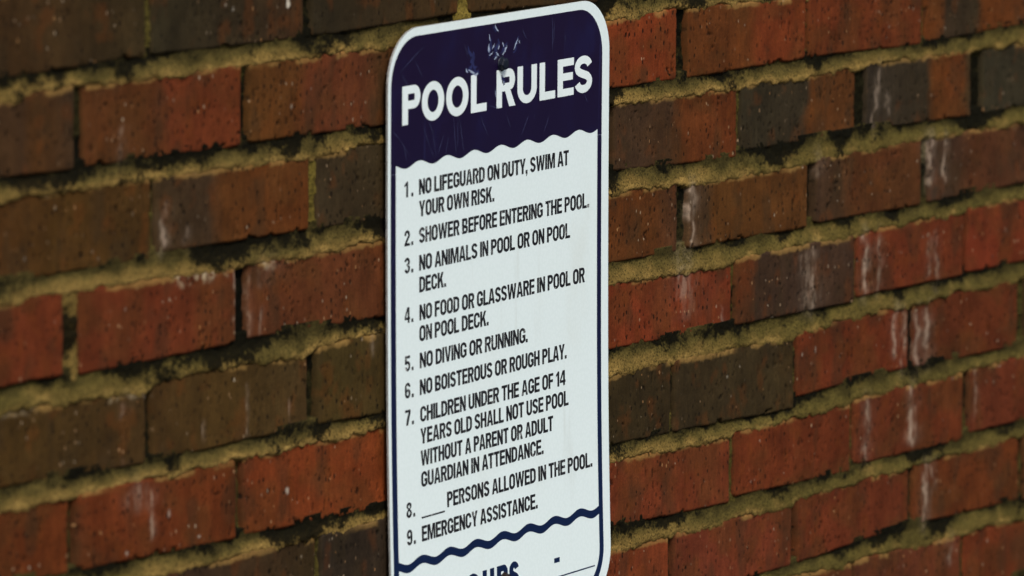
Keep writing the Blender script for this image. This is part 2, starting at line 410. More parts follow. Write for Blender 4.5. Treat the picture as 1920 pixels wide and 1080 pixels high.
        for (ua, ub, vc, h, kst) in CRUSTS:
            if ub > u0 and ua < u1 and bl < vc < tl + 14:
                m = sstep(ua - 3, ua + 5, Ug) * sstep(ub + 3, ub - 5, Ug) * sstep(h * 0.62, 0, top - ov - Vg + 3 * (fbm(Ug / 7, Vg / 7, sd_ + 23, 3) - 0.5) * 2)
                n = sstep(0.40, 0.62, fbm(Ug / 4, Vg / 4, sd_ + 24, 4, 0.65))
                L = mix(L, lin((178, 162, 150)) * KALB, np.clip(m * n * kst * 0.75, 0, 1))
    return verts, grid_faces(len(u), len(v)), np.clip(L, 0.002, 0.9).reshape(-1, 3)

brick_wall = bpy.data.objects.new("brick_wall", None)
scene.collection.objects.link(brick_wall)
brick_wall.location = (0.1, 0, -0.45)
brick_wall["label"] = "weathered red and brown brick wall with thick mossy tan mortar joints behind the sign"
brick_wall["category"] = "wall"
mat_brick, mat_mortar = brick_material(), mortar_material()

vs_all, fs_all, cs_all, off, idx = [], [], [], 0, 0
for r in ROWS:
    for q in rows[r]:
        idx += 1
        v_, f_, c_ = brick_part(q, r, idx)
        vs_all.append(v_); fs_all.append(f_ + off); cs_all.append(c_)
        off += len(v_)
bricks = np_mesh("brickwork", np.concatenate(vs_all), np.concatenate(fs_all), mat_brick, None, np.concatenate(cs_all))

# ---- mortar: one sheet, struck so that it hangs back under the upper brick and lips over the lower one
def axis(lo, hi, a, b, fine, coarse):
    return np.concatenate([np.arange(lo, a, coarse), np.arange(a, b, fine), np.arange(b, hi + coarse, coarse)])
u = axis(U_MIN, U_MAX, -640, 900, 1.25, 5.0)
v = axis(-452, 350, -330, 300, 1.0, 4.0)
Ug, Vg = np.meshgrid(u, v, indexing='ij')
Wm = np.full(Ug.shape, -13.0)
Am = np.ones(Ug.shape)
Tm = np.zeros(Ug.shape + (3,)) + lin((40, 38, 24)) * KALB
n_big = fbm(Ug / 70, Vg / 200, 101, 3)
n_mid = fbm(Ug / 16, Vg / 9, 102, 4)
n_fin = fbm(Ug / 4.0, Vg / 3.2, 103, 3)
n_moss = fbm(Ug / 46, Vg / 30, 104, 4, 0.55)
olive_zone = np.clip(sstep(150, 520, Ug) * sstep(150, 40, Vg - 0.12 * (Ug - 300)) * 0.9 + 0.7 * sstep(-250, -420, Ug) * sstep(40, 0, np.abs(Vg - 15)), 0, 1)
KM = np.array([0.84, 0.78, 0.63])
c_tan, c_sand, c_olive, c_deep, c_black = [lin(c) * KM for c in ((124, 106, 63), (160, 136, 84), (92, 83, 48), (56, 52, 30), (13, 13, 8))]
edge_moss_shade = 0.16 * np.exp(-((Ug - 164 - 0.012 * Vg) / 14.0) ** 2) + 0.10 * np.exp(-((Ug + 162) / 10.0) ** 2)   # extra lichen beside the plate's edges, also painting in its contact shadow
def paint(w, hue):
    """w: 0 at the lip on the lower brick, 1 under the upper brick"""
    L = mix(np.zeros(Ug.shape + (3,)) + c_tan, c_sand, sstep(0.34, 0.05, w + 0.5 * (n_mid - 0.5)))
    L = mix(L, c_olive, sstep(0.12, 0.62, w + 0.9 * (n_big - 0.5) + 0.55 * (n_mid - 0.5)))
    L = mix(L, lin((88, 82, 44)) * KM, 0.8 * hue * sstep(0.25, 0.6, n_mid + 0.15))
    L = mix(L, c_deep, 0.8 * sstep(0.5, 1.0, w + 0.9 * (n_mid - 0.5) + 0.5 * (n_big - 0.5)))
    L = L * (0.82 + 0.36 * fbm(Ug / 8, Vg / 6, 140, 3))[..., None]
    moss = sstep(0.44, 0.82, n_moss + 0.10 * (n_big - 0.5) + 0.30 * (w - 0.38) + edge_moss_shade + 0.20 * (n_fin - 0.5) + 0.10 * (n_mid - 0.5) - 0.04 * hue)
    return L, moss
for i in range(len(ROWS) - 1):
    up, lo = ROWS[i], ROWS[i + 1]
    vb = row_curve(up, 2, u)[:, None]
    vt = row_curve(lo, 0, u)[:, None]
    lap = 5.2 * (fbm(u / 26.0, u * 0 + i * 5.3, 110, 3) - 0.5)[:, None] * 1.6 + 2.6 * (fbm(u / 5.0, u * 0 + i * 3.1, 111, 3) - 0.5)[:, None] * 1.5
    lap = lap + 1.5 * (n_fin - 0.5) + 1.3 * (fbm(Ug / 1.9, Vg / 1.9, 131, 2) - 0.5)
    vt2 = vt - lap
    w = (Vg - vt2) / np.maximum(vb - vt2, 4.0)
    wc = np.clip(w, 0, 1)
    back = -0.3 - 2.2 * sstep(0.35, 0.75, fbm(u / 40.0, u * 0 + i * 7.7, 112, 3))[:, None]
    lip = 0.9 + 1.8 * (fbm(u / 30.0, u * 0 + i * 2.9, 113, 3) - 0.5)[:, None]
    prof = lip + (back - lip) * sstep(0.12, 1.0, wc) + 1.5 * (n_mid - 0.5) + 0.9 * (n_fin - 0.5)
    prof = prof - np.clip(0.16 - wc, 0, 0.16) * 6.0                  # the lip itself is rounded
    prof = np.where(w < 0, prof - np.minimum((vt2 - Vg) * 3.5, 16), prof)
    prof = np.where(Vg > vb + 6, -13, prof)
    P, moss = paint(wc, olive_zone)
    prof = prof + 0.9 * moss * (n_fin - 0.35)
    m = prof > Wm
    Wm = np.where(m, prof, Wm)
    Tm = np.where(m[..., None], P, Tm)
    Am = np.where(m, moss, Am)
FLUSH = {('D', 0): (1.0, (112, 92, 56)), ('A', 2): (0.8, (120, 104, 56)), ('C', 1): (2.0, (96, 84, 44)), ('A', 3): (2.5, (96, 84, 50))}
for r in ROWS:
    vis_k = 0
    for a, b in zip(rows[r][:-1], rows[r][1:]):
        ja, jb = a[1], b[0]
        if jb < -640 or ja > 900:
            key = None
        else:
            key = (r, vis_k); vis_k += 1
        thin = jb - ja < 6.5
        depth, hcol = FLUSH.get(key, (2.2, (74, 66, 36)) if thin else (2.8 + 3.0 * rng.random(), None))
        sel = (u > ja - 7) & (u < jb + 7)
        Us, Vs = Ug[sel], Vg[sel]
        if not len(Us):
            continue
        vt, vb = a[2][1] + 6, a[2][3] - 5
        nf, nm = n_fin[sel], n_mid[sel]
        out = np.maximum(np.maximum(ja - 4 - Us, Us - jb - 4), np.maximum(vb - Vs, Vs - vt))
        prof = -depth + 3.0 * (nm - 0.5) + 1.8 * (nf - 0.5) - np.clip(out, 0, 6) * 3
        c0 = lin(hcol if hcol else [(54, 48, 28), (40, 36, 22), (66, 60, 34), (26, 24, 15)][int(rng.integers(4))]) * KALB
        P = np.zeros(Us.shape + (3,)) + c0
        P = P * (0.6 + 0.9 * nm[..., None])
        ms = sstep(0.36, 0.66, n_moss[sel] + 0.25 * (nf - 0.5) - (0.14 if hcol else 0.0))
        m = prof > Wm[sel]
        Wm[sel] = np.where(m, prof, Wm[sel])
        Tm[sel] = np.where(m[..., None], P, Tm[sel])
        Am[sel] = np.where(m, ms, Am[sel])
for (us, v0, v1, ws, kst) in STREAKS:                                # the lime has also run over the joints
    if ws >= 4:
        sl = np.where(np.abs(u - us) < ws * 2.5 + 6)[0]
        a, b = sl[0], sl[-1] + 1
        m = np.exp(-((Ug[a:b] - us) / (ws * 0.9)) ** 2) * sstep(v1 - 12, v1 + 2, Vg[a:b]) * sstep(v0 + 14, v0, Vg[a:b]) * (0.2 + 0.8 * sstep(0.3, 0.65, n_fin[a:b]))
        Tm[a:b] = mix(Tm[a:b], lin((170, 158, 136)) * KM, np.clip(m * kst, 0, 1) * 0.5)
        Am[a:b] = Am[a:b] * (1 - 0.6 * np.clip(m * kst, 0, 1))
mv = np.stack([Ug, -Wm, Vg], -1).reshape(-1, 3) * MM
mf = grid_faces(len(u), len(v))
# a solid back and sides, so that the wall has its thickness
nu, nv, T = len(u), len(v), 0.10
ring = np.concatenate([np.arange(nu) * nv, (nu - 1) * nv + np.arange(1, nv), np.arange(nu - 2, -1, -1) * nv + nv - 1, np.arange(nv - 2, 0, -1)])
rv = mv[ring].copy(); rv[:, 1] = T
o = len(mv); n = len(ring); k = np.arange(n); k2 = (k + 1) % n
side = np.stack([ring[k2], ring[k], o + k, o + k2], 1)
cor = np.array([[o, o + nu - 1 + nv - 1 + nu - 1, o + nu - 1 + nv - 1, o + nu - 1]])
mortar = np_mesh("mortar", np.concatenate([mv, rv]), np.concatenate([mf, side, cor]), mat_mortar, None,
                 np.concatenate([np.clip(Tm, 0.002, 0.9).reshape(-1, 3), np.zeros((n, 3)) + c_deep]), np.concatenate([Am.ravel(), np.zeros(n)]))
bpy.context.view_layer.update()
for ob in (bricks, mortar):
    ob.parent = brick_wall
    ob.matrix_parent_inverse = brick_wall.matrix_world.inverted()

brick_wall["kind"] = "thing"

# ------------------------------------------------------------------ the sign (s across, t up, millimetres from its middle)
PHI = math.radians(0.85)
def bend(t):
    d = t + 30.0
    return 5.3 + np.where(d > 0, 3.2e-5, 8e-5) * d * d            # the thin plate bows a little off the wall at its ends
def sign_xyz(s, t, lift):
    """local sign coordinates (mm) -> world metres; lift is the height over the printed face"""
    s, t = np.asarray(s, float), np.asarray(t, float)
    c, q = math.cos(PHI), math.sin(PHI)
    return np.stack([s * c - t * q, -(bend(t) + lift), s * q + t * c], -1) * MM

def arc(cx, cy, rx, ry, a0, a1, n=10):
    a = np.radians(np.linspace(a0, a1, n))
    return [(cx + rx * math.cos(k), cy + ry * math.sin(k)) for k in a]
def rrect(x0, y0, x1, y1, rx, ry=None, n=10):
    ry = rx if ry is None else ry
    return (arc(x1 - rx, y1 - ry, rx, ry, 0, 90, n) + arc(x0 + rx, y1 - ry, rx, ry, 90, 180, n)
            + arc(x0 + rx, y0 + ry, rx, ry, 180, 270, n) + arc(x1 - rx, y0 + ry, rx, ry, 270, 360, n))

def glyph(ch, w, H, S, T, rnd=0.5, soft=0.34):
    """closed contours of one block capital; S stem width, T bar height, soft = bowl height radius as a share of H"""
    rx, ry = w * rnd, H * soft
    ix, iy = max(rx - S, 0.05 * S), max(ry - T, 0.05 * T)
    if ch in 'I': return [[(0, 0), (S, 0), (S, H), (0, H)]]
    if ch == 'L': return [[(0, 0), (w, 0), (w, T), (S, T), (S, H), (0, H)]]
    if ch == 'T': return [[(w/2-S/2, 0), (w/2+S/2, 0), (w/2+S/2, H-T), (w, H-T), (w, H), (0, H), (0, H-T), (w/2-S/2, H-T)]]
    if ch == 'E':
        m = H * 0.515
        return [[(0, 0), (w, 0), (w, T), (S, T), (S, m-T/2), (w*0.94, m-T/2), (w*0.94, m+T/2), (S, m+T/2), (S, H-T), (w, H-T), (w, H), (0, H)]]
    if ch == 'F':
        m = H * 0.50
        return [[(0, 0), (S, 0), (S, m-T/2), (w*0.92, m-T/2), (w*0.92, m+T/2), (S, m+T/2), (S, H-T), (w, H-T), (w, H), (0, H)]]
    if ch == 'H':
        m = H * 0.52
        return [[(0, 0), (S, 0), (S, m-T/2), (w-S, m-T/2), (w-S, 0), (w, 0), (w, H), (w-S, H), (w-S, m+T/2), (S, m+T/2), (S, H), (0, H)]]
    if ch == 'N':
        k = 1.0 * S; d = H * S / (w - k)
        return [[(0, 0), (S*0.92, 0), (S*0.92, H-d*0.92-0.1), (w-k, 0), (w, 0), (w, H), (w-S*0.92, H), (w-S*0.92, d*0.92+0.1), (k, H), (0, H)]]
    if ch == 'M':
        return [[(0, 0), (S*.9, 0), (S*.9, .70*H), (w/2-.42*S, 0), (w/2+.42*S, 0), (w-S*.9, .70*H), (w-S*.9, 0), (w, 0), (w, H), (w-1.35*S, H), (w/2, .34*H), (1.35*S, H), (0, H)]]
    if ch == 'W':
        return [[(.20*w-.1*S, 0), (.20*w+.85*S, 0), (w/2, .62*H), (.80*w-.85*S, 0), (.80*w+.1*S, 0), (w, H), (w-S, H), (.80*w-.38*S, .34*H), (w/2+.46*S, H), (w/2-.46*S, H), (.20*w+.38*S, .34*H), (S, H), (0, H)]]
    if ch == 'V': return [[(w/2-.55*S, 0), (w/2+.55*S, 0), (w, H), (w-1.05*S, H), (w/2, .24*H), (1.05*S, H), (0, H)]]
    if ch == 'Y': return [[(w/2-S/2, 0), (w/2+S/2, 0), (w/2+S/2, .40*H), (w, H), (w-1.08*S, H), (w/2, .57*H), (1.08*S, H), (0, H), (w/2-S/2, .40*H)]]
    if ch == 'A':
        xl = lambda y: S + (w/2 - S) * y / (.83*H)
        y0, y1 = .20*H, .20*H + T*.92
        return [[(0, 0), (S, 0), (xl(y0), y0), (w-xl(y0), y0), (w-S, 0), (w, 0), (w/2+.58*S, H), (w/2-.58*S, H)],
                [(xl(y1), y1), (w/2, .83*H), (w-xl(y1), y1)]]
    if ch == 'K': return [[(0, 0), (S, 0), (S, .30*H), (S+.26*(w-S), .44*H), (w-1.12*S, 0), (w, 0), (S+.60*(w-S)-.1*S, .60*H), (w-.03*w, H), (w-1.12*S, H), (S, .54*H), (S, H), (0, H)]]
    if ch == 'D':
        rx = w * min(0.62, rnd + .1); ix = max(rx - S, .1)
        return [[(0, 0)] + arc(w-rx, ry, rx, ry, -90, 0) + arc(w-rx, H-ry, rx, ry, 0, 90) + [(0, H)],
                [(S, T)] + arc(w-S-ix, T+iy, ix, iy, -90, 0) + arc(w-S-ix, H-T-iy, ix, iy, 0, 90) + [(S, H-T)]]
    if ch in 'PR':
        b = H * (.40 if ch == 'P' else .42); r = (H-b)/2; q = min(r, w*.55)
        o = arc(w-q, b+r, q, r, -90, 90)
        hole = [(S, b+T)] + arc(w-S-max(q-S, .1), b+r, max(q-S, .1), r-T, -90, 90) + [(S, H-T)]
        if ch == 'P': return [[(0, 0), (S, 0), (S, b)] + o + [(0, H)], hole]
        return [[(0, 0), (S, 0), (S, b), (w*.46, b), (w-1.05*S, 0), (w*1.03, 0), (w*.74, b+.03*H)] + arc(w-q, b+r, q, r, -62, 90) + [(0, H)], hole]
    if ch == 'B':
        b = H * .53; r1, r2 = b/2, (H-b)/2; q1, q2 = min(r1, w*.5), min(r2, w*.46)
        w2 = w * .95
        return [[(0, 0)] + arc(w-q1, r1, q1, r1, -90, 72) + arc(w2-q2, b+r2, q2, r2, -68, 90) + [(0, H)],
                [(S, T)] + arc(w-S-max(q1-S, .1), r1, max(q1-S, .1), r1-T, -90, 90) + [(S, b-T)],
                [(S, b+T*.15)] + arc(w2-S-max(q2-S, .1), b+r2-T*.42, max(q2-S, .1), max(r2-T*.57, .1), -90, 90) + [(S, H-T)]]
    if ch in 'O0': return [rrect(0, -.01*H, w, 1.01*H, rx, ry), rrect(S, T, w-S, H-T, ix, iy)]
    if ch == 'U':
        return [[(0, H)] + arc(rx, ry, rx, ry, 180, 270) + arc(w-rx, ry, rx, ry, 270, 360) + [(w, H), (w-S, H)]
                + arc(w-S-ix, T+iy, ix, iy, 0, -90) + arc(S+ix, T+iy, ix, iy, 270, 180) + [(S, H)]]
    if ch in 'CG':
        c = [(w, .655*H)] + arc(w-rx, H-ry, rx, ry, 0, 90) + arc(rx, H-ry, rx, ry, 90, 180) + arc(rx, ry, rx, ry, 180, 270)
        if ch == 'C': c += arc(w-rx, ry, rx, ry, 270, 360) + [(w, .36*H), (w-S, .36*H)]
        else: c += arc(w-rx, ry, rx, ry, 270, 330) + [(w, .06*H), (w, .53*H), (w*.52, .53*H), (w*.52, .53*H-T), (w-S, .53*H-T)]
        return [c + arc(w-S-ix, T+iy, ix, iy, 0, -90) + arc(S+ix, T+iy, ix, iy, 270, 180) + arc(S+ix, H-T-iy, ix, iy, 180, 90) + arc(w-S-ix, H-T-iy, ix, iy, 90, 0) + [(w-S, .655*H)]]
    if ch == '6' or ch == '9':
        b = .60*H; r = b*.5; q = w*.5
        c = ([(w, .74*H)] + arc(w-rx, H-ry, rx, ry, 0, 90) + arc(rx, H-ry, rx, ry, 90, 180) + arc(rx, ry, rx, ry, 180, 270)
             + arc(w-rx, ry, rx, ry, 270, 360) + arc(w-q*.9, b-r*.9, q*.9, r*.9, 0, 90) + [(S*1.25, b-.04*H), (S, b-.10*H)]
             + arc(S+ix, H-T-iy, ix, iy, 180, 90) + arc(w-S-ix, H-T-iy, ix, iy, 90, 0) + [(w-S, .74*H)])
        h = rrect(S, T, w-S, b-T, max((w-2*S)*.5, .1), min(iy, (b-2*T)*.5))
        g = [c, h]
        return g if ch == '6' else [[(w-x, H-y) for x, y in k] for k in g]
    if ch == '8':
        b = .54*H
        left = arc(w*.5, b/2, w*.5, b/2+.1, 100, 260)
        c = arc(w*.5, b/2, w*.5, b/2, -90, 68) + arc(w*.5, b+(H-b)/2, w*.47, (H-b)/2, -62, 242) + arc(w*.5, b/2, w*.5, b/2, 112, 270)
        return [c, rrect(S, T, w-S, b-T*.55, max((w-2*S)*.5, .1), (b-1.55*T)*.5), rrect(S*1.02, b+T*.45, w-S*1.02, H-T, max((w-2*S)*.49, .1), (H-b-1.45*T)*.5)]
    if ch == '1': return [[(w*.42, 0), (w*.42+S, 0), (w*.42+S, H), (w*.42+.25*S, H), (0, .80*H), (0, .80*H-T*.9), (w*.42, .77*H)]]
    if ch == '4': return [[(w*.58, 0), (w*.58+S*.95, 0), (w*.58+S*.95, .20*H), (w, .20*H), (w, .20*H+T*.9), (w*.58+S*.95, .20*H+T*.9), (w*.58+S*.95, H), (w*.50, H), (0, .20*H+T), (0, .20*H), (w*.58, .20*H)],
                          [(w*.24, .20*H+T*.9), (w*.58, .20*H+T*.9), (w*.58, .76*H)]]
    if ch == '7': return [[(w*.18, 0), (w*.18+1.05*S, 0), (w, H-T*1.2), (w, H), (0, H), (0, H-T), (w-S*1.05, H-T), (w*.34, .45*H)]]
    if ch == '2':
        q, r = w*.5, .30*H
        return [[(0, .66*H)] + arc(q, H-r, q, r, 176, -28, 16) + [(S*1.25, T), (w, T), (w, 0), (0, 0), (0, T*.8)]
                + arc(q, H-r, q-S, r-T, -34, 176, 16) + [(S, .66*H)]]
    if ch == '5':
        q, r = w*.5, .33*H
        return [[(.95*w, H), (.08*w, H), (0, .47*H), (S*.95, .45*H)] + arc(q, r, q-S, r-T, 140, -168, 18) + arc(q, r, q, r, 192, 470, 22)
                + [(S*1.05, .60*H), (S*1.1, H-T), (.95*w, H-T)]]
    if ch == '.': return [[(0, 0), (S, 0), (S, S*.95), (0, S*.95)]]
    if ch == ',': return [[(0, 0), (S*.55, 0), (S*.2, -S*.75), (S*.6, -S*.75), (S, -.05*S), (S, S*.95), (0, S*.95)]]
    if ch == '_': return [[(0, -1.5), (w, -1.5), (w, -.5), (0, -.5)]]
    # the rest are a broad pen run along a spine
    a, b = w - S, H - T
    P = {'S': arc(.5, .755, .5, .245, 12, 90, 8) + arc(.5, .755, .5, .245, 90, 205, 10) + [(.20, .575), (.5, .505), (.80, .435)] + arc(.5, .245, .5, .245, 25, -90, 10) + arc(.5, .245, .5, .245, -90, -168, 8),
         '2': arc(.5, .72, .5, .28, 172, 90, 8) + arc(.5, .72, .5, .28, 90, -30, 9) + [(.6, .35), (.2, .13), (.05, .0), (.3, 0), (1.02, 0)],
         '3': arc(.48, .76, .5, .24, 170, 90, 7) + arc(.48, .76, .5, .24, 90, -60, 9) + [(.45, .53), (.66, .51)] + arc(.5, .255, .5, .255, 50, -90, 9) + arc(.5, .255, .5, .255, -90, -168, 7),
         '5': [(.98, 1.0), (.5, 1.0), (.14, 1.0), (.09, .75), (.04, .50), (.12, .555)] + arc(.5, .30, .5, .30, 110, -90, 11) + arc(.5, .30, .5, .30, -90, -166, 7)}[ch]
    P = np.array([(S/2 + x*a, T/2 + y*b) for x, y in P])
    d = np.gradient(P, axis=0)
    d /= np.maximum(np.hypot(d[:, 0], d[:, 1]), 1e-6)[:, None]
    nrm = np.c_[-d[:, 1] * S/2, d[:, 0] * T/2]
    return [[tuple(k) for k in (P + nrm)] + [tuple(k) for k in (P - nrm)[::-1]]]

# widths as a share of the condensed capital's width
GW = dict(I=.36, L=.86, E=.90, F=.86, T=.94, M=1.34, W=1.56, Y=1.04, A=1.08, V=1.02, K=1.04, P=.96, S=.98, O=1.02, C=1.0, G=1.02)
GW.update({'1': .62, '.': .36, ',': .36, ' ': .46})
def text_contours(txt, x0, x1, base, H, S, T, wn=5.6, gap=0.62, rnd=.5, soft=.30):
    """block capitals set from x0 to x1; the letter widths are stretched until the line fits"""
    def run(k, draw):
        x, out = 0.0, []
        for i, ch in enumerate(txt):
            w = S if ch in 'I.,' else GW.get(ch, 1.0) * k
            if ch == ' ':
                x += .46 * k
                continue
            if draw:
                out += [[(x0 + x + px, base + py) for px, py in c] for c in glyph(ch, w, H, S, T, rnd, soft)]
            nx = txt[i+1] if i + 1 < len(txt) else ''
            kern = 0.5 if (ch + nx) in ('AT', 'TA', 'AY', 'LT', 'AV', 'LY', 'TY', 'P.', 'Y.', 'Y,', 'PA', 'YA', 'LA') else 0
            x += w + (gap - kern if nx not in ' ' else 0.0)
        return x, out
    lo, hi = 1.0, 30.0
    for _ in range(50):
        k = (lo + hi) / 2
        if run(k, False)[0] < x1 - x0: lo = k
        else: hi = k
    return run(lo, True)[1]

def print_mesh(name, contours, lift, mat, parent, thick=0.06, label=None, subdiv=True):
    """fill flat contours (holes included), follow the plate's bow, give the ink film its thickness"""
    cu = bpy.data.curves.new(name, 'CURVE')
    cu.dimensions = '2D'
    cu.fill_mode = 'BOTH'
    cu.extrude = thick / 2
    for c in contours:
        sp = cu.splines.new('POLY')
        sp.points.add(len(c) - 1)
        sp.points.foreach_set("co", np.array([(x, y, 0, 1) for x, y in c], np.float32).ravel())
        sp.use_cyclic_u = True
    tmp = bpy.data.objects.new("tmp", cu)
    scene.collection.objects.link(tmp)
    bpy.context.view_layer.update()
    me = bpy.data.meshes.new_from_object(tmp.evaluated_get(bpy.context.evaluated_depsgraph_get()))
    bpy.data.objects.remove(tmp)
    bpy.data.curves.remove(cu)
    if subdiv:                                                     # cut long pieces so they can bow with the plate
        import bmesh
        bm = bmesh.new(); bm.from_mesh(me)
        for tcut in np.arange(-220, 225, 12):
            bmesh.ops.bisect_plane(bm, geom=bm.verts[:] + bm.edges[:] + bm.faces[:], plane_co=(0, float(tcut), 0), plane_no=(0, 1, 0))
        bm.to_mesh(me); bm.free()
    co = np.zeros(len(me.vertices) * 3, np.float32)
    me.vertices.foreach_get("co", co)
    co = co.reshape(-1, 3)
    w = sign_xyz(co[:, 0], co[:, 1], 0)
    w[:, 1] -= (lift + co[:, 2] + thick / 2) * MM
    me.vertices.foreach_set("co", w.astype(np.float32).ravel())
    me.update()
    me.name = name
    me.materials.clear(); me.materials.append(mat)
    ob = bpy.data.objects.new(name, me)
    scene.collection.objects.link(ob)
    ob.parent = parent
    if label: ob["label"] = label
    return ob

# ---- materials
def white_sheeting():
    t = NT("white_reflective_sheeting")
    d, c = t.voro((330, 330, 330))
    cell = t.ramp(d, 0.30, 0.52)
    col = t.mixc(cell, (0.712, 0.825, 0.832), (0.692, 0.806, 0.812))
    g = t.noise((14, 14, 7), 5, 0.6)
    col = t.mixc(t.ramp(g, 0.52, 0.78, 0, 0.16), col, (0.50, 0.50, 0.40))
    g2 = t.noise((60, 60, 6), 4, 0.6)
    col = t.mixc(t.ramp(g2, 0.60, 0.80, 0, 0.20), col, (0.40, 0.42, 0.36))
    t.l(col, t.b.inputs["Base Color"])
    t.b.inputs["Roughness"].default_value = 0.36
    t.b.inputs["Specular IOR Level"].default_value = 0.35
    t.l(t.bump(d, 0.04, 0.0002), t.b.inputs["Normal"])
    return t.m
def blue_ink():
    t = NT("navy_ink")
    tc = t.n("ShaderNodeTexCoord"); sp = t.n("ShaderNodeSeparateXYZ"); t.l(tc.outputs["Object"], sp.inputs[0])
    height_mix = t.ramp(sp.outputs[2], -0.24, 0.20)                      # ink colour goes from blue at the foot to purple further up
    col = t.mixc(height_mix, (0.0045, 0.015, 0.056), (0.0088, 0.0042, 0.0255))
    bl = t.noise((22, 22, 14), 4, 0.6)
    col = t.mixc(t.ramp(bl, 0.50, 0.75, 0, 0.55), col, (0.010, 0.010, 0.055))
    run = t.noise((190, 190, 3.0), 3, 0.6)                         # faint run marks
    col = t.mixc(t.ramp(run, 0.64, 0.80, 0, 0.30), col, (0.035, 0.045, 0.15))
    sp1 = t.noise((420, 420, 90), 3, 0.7)
    col = t.mixc(t.ramp(sp1, 0.70, 0.80, 0, 0.30), col, (0.12, 0.14, 0.28))
    t.l(col, t.b.inputs["Base Color"])
    t.b.inputs["Roughness"].default_value = 0.30
    t.b.inputs["Specular IOR Level"].default_value = 0.35
    t.l(t.bump(bl, 0.05, 0.001), t.b.inputs["Normal"])
    return t.m
def black_ink():
    t = NT("black_ink_worn")
    n = t.noise((620, 620, 210), 3, 0.65)
    p = t.noise((36, 36, 30), 3, 0.5)
    wear = t.math('MULTIPLY', t.ramp(n, 0.60, 0.67), t.ramp(p, 0.50, 0.64))
    col = t.mixc(wear, (0.010, 0.010, 0.013), (0.62, 0.66, 0.65))
    t.l(col, t.b.inputs["Base Color"])
    t.b.inputs["Roughness"].default_value = 0.42
    t.b.inputs["Specular IOR Level"].default_value = 0.25
    return t.m
def plain(name, col, rough, spec=0.3, metal=0.0, nz=None, wob=0.2):
    t = NT(name)
    n = t.noise(nz or (300, 300, 300), 4, 0.6)
    c = t.mixc(t.ramp(n, 0.3, 0.7), [k * (1 - wob) for k in col], [min(1, k * (1 + wob)) for k in col])
    t.l(c, t.b.inputs["Base Color"])
    t.b.inputs["Roughness"].default_value = rough
    t.b.inputs["Specular IOR Level"].default_value = spec
    t.b.inputs["Metallic"].default_value = metal
    return t.m
m_white, m_navy, m_black = white_sheeting(), blue_ink(), black_ink()
m_letter = plain("white_print", (0.71, 0.81, 0.82), 0.36, 0.3, 0, (40, 40, 20), 0.04)
m_alu = plain("bare_aluminium_edge", (0.52, 0.53, 0.51), 0.5, 0.4, 0.6)
m_bolt = plain("dark_painted_bolt", (0.006, 0.009, 0.018), 0.45, 0.3, 0.1)
m_rust = plain("dark_rusty_bolt", (0.022, 0.013, 0.010), 0.6, 0.3, 0.2)
m_chip = plain("chipped_paint", (0.28, 0.34, 0.46), 0.5, 0.3)
m_scr = plain("scratch", (0.040, 0.045, 0.11), 0.5, 0.3)

sign = bpy.data.objects.new("pool_rules_sign", None)
scene.collection.objects.link(sign)
sign["kind"] = "thing"
sign["label"] = "white metal pool rules sign with navy header and black numbered rules bolted to bricks"
sign["category"] = "sign"

# ---- plate: rounded, bowed, 1.6 mm thick
X0, X1, Y0, Y1, RC = -155.0, 158.6, -227.6, 227.6, 40.0
def plate():
    import bmesh
    out = rrect(X0, Y0, X1, Y1, RC, n=14)
    bm = bmesh.new()
    vs = [bm.verts.new((x, y, 0)) for x, y in out]
    bm.faces.new(vs)
    for tcut in np.arange(-222, 226, 8):
        bmesh.ops.bisect_plane(bm, geom=bm.verts[:] + bm.edges[:] + bm.faces[:], plane_co=(0, float(tcut), 0), plane_no=(0, 1, 0))
    me = bpy.data.meshes.new("panel"); 
    ext = bmesh.ops.extrude_face_region(bm, geom=bm.faces[:])
    top = {e for e in ext['geom'] if isinstance(e, bmesh.types.BMVert)}
    for v_ in bm.verts:
        v_.co.z = 0.0 if v_ in top else -1.6
    bmesh.ops.recalc_face_normals(bm, faces=bm.faces[:])
    bm.to_mesh(me); bm.free()
    co = np.zeros(len(me.vertices) * 3, np.float32); me.vertices.foreach_get("co", co); co = co.reshape(-1, 3)
    w = sign_xyz(co[:, 0], co[:, 1], 0); w[:, 1] -= co[:, 2] * MM
    nz = np.zeros(len(me.polygons) * 3, np.float32); me.polygons.foreach_get("normal", nz); nz = nz.reshape(-1, 3)
    me.materials.append(m_white); me.materials.append(m_alu)
    me.polygons.foreach_set("material_index", np.where(nz[:, 2] > 0.5, 0, 1).astype(np.int32))
    me.vertices.foreach_set("co", w.astype(np.float32).ravel()); me.update()
    ob = bpy.data.objects.new("panel", me); scene.collection.objects.link(ob); ob.parent = sign
    return ob
plate()

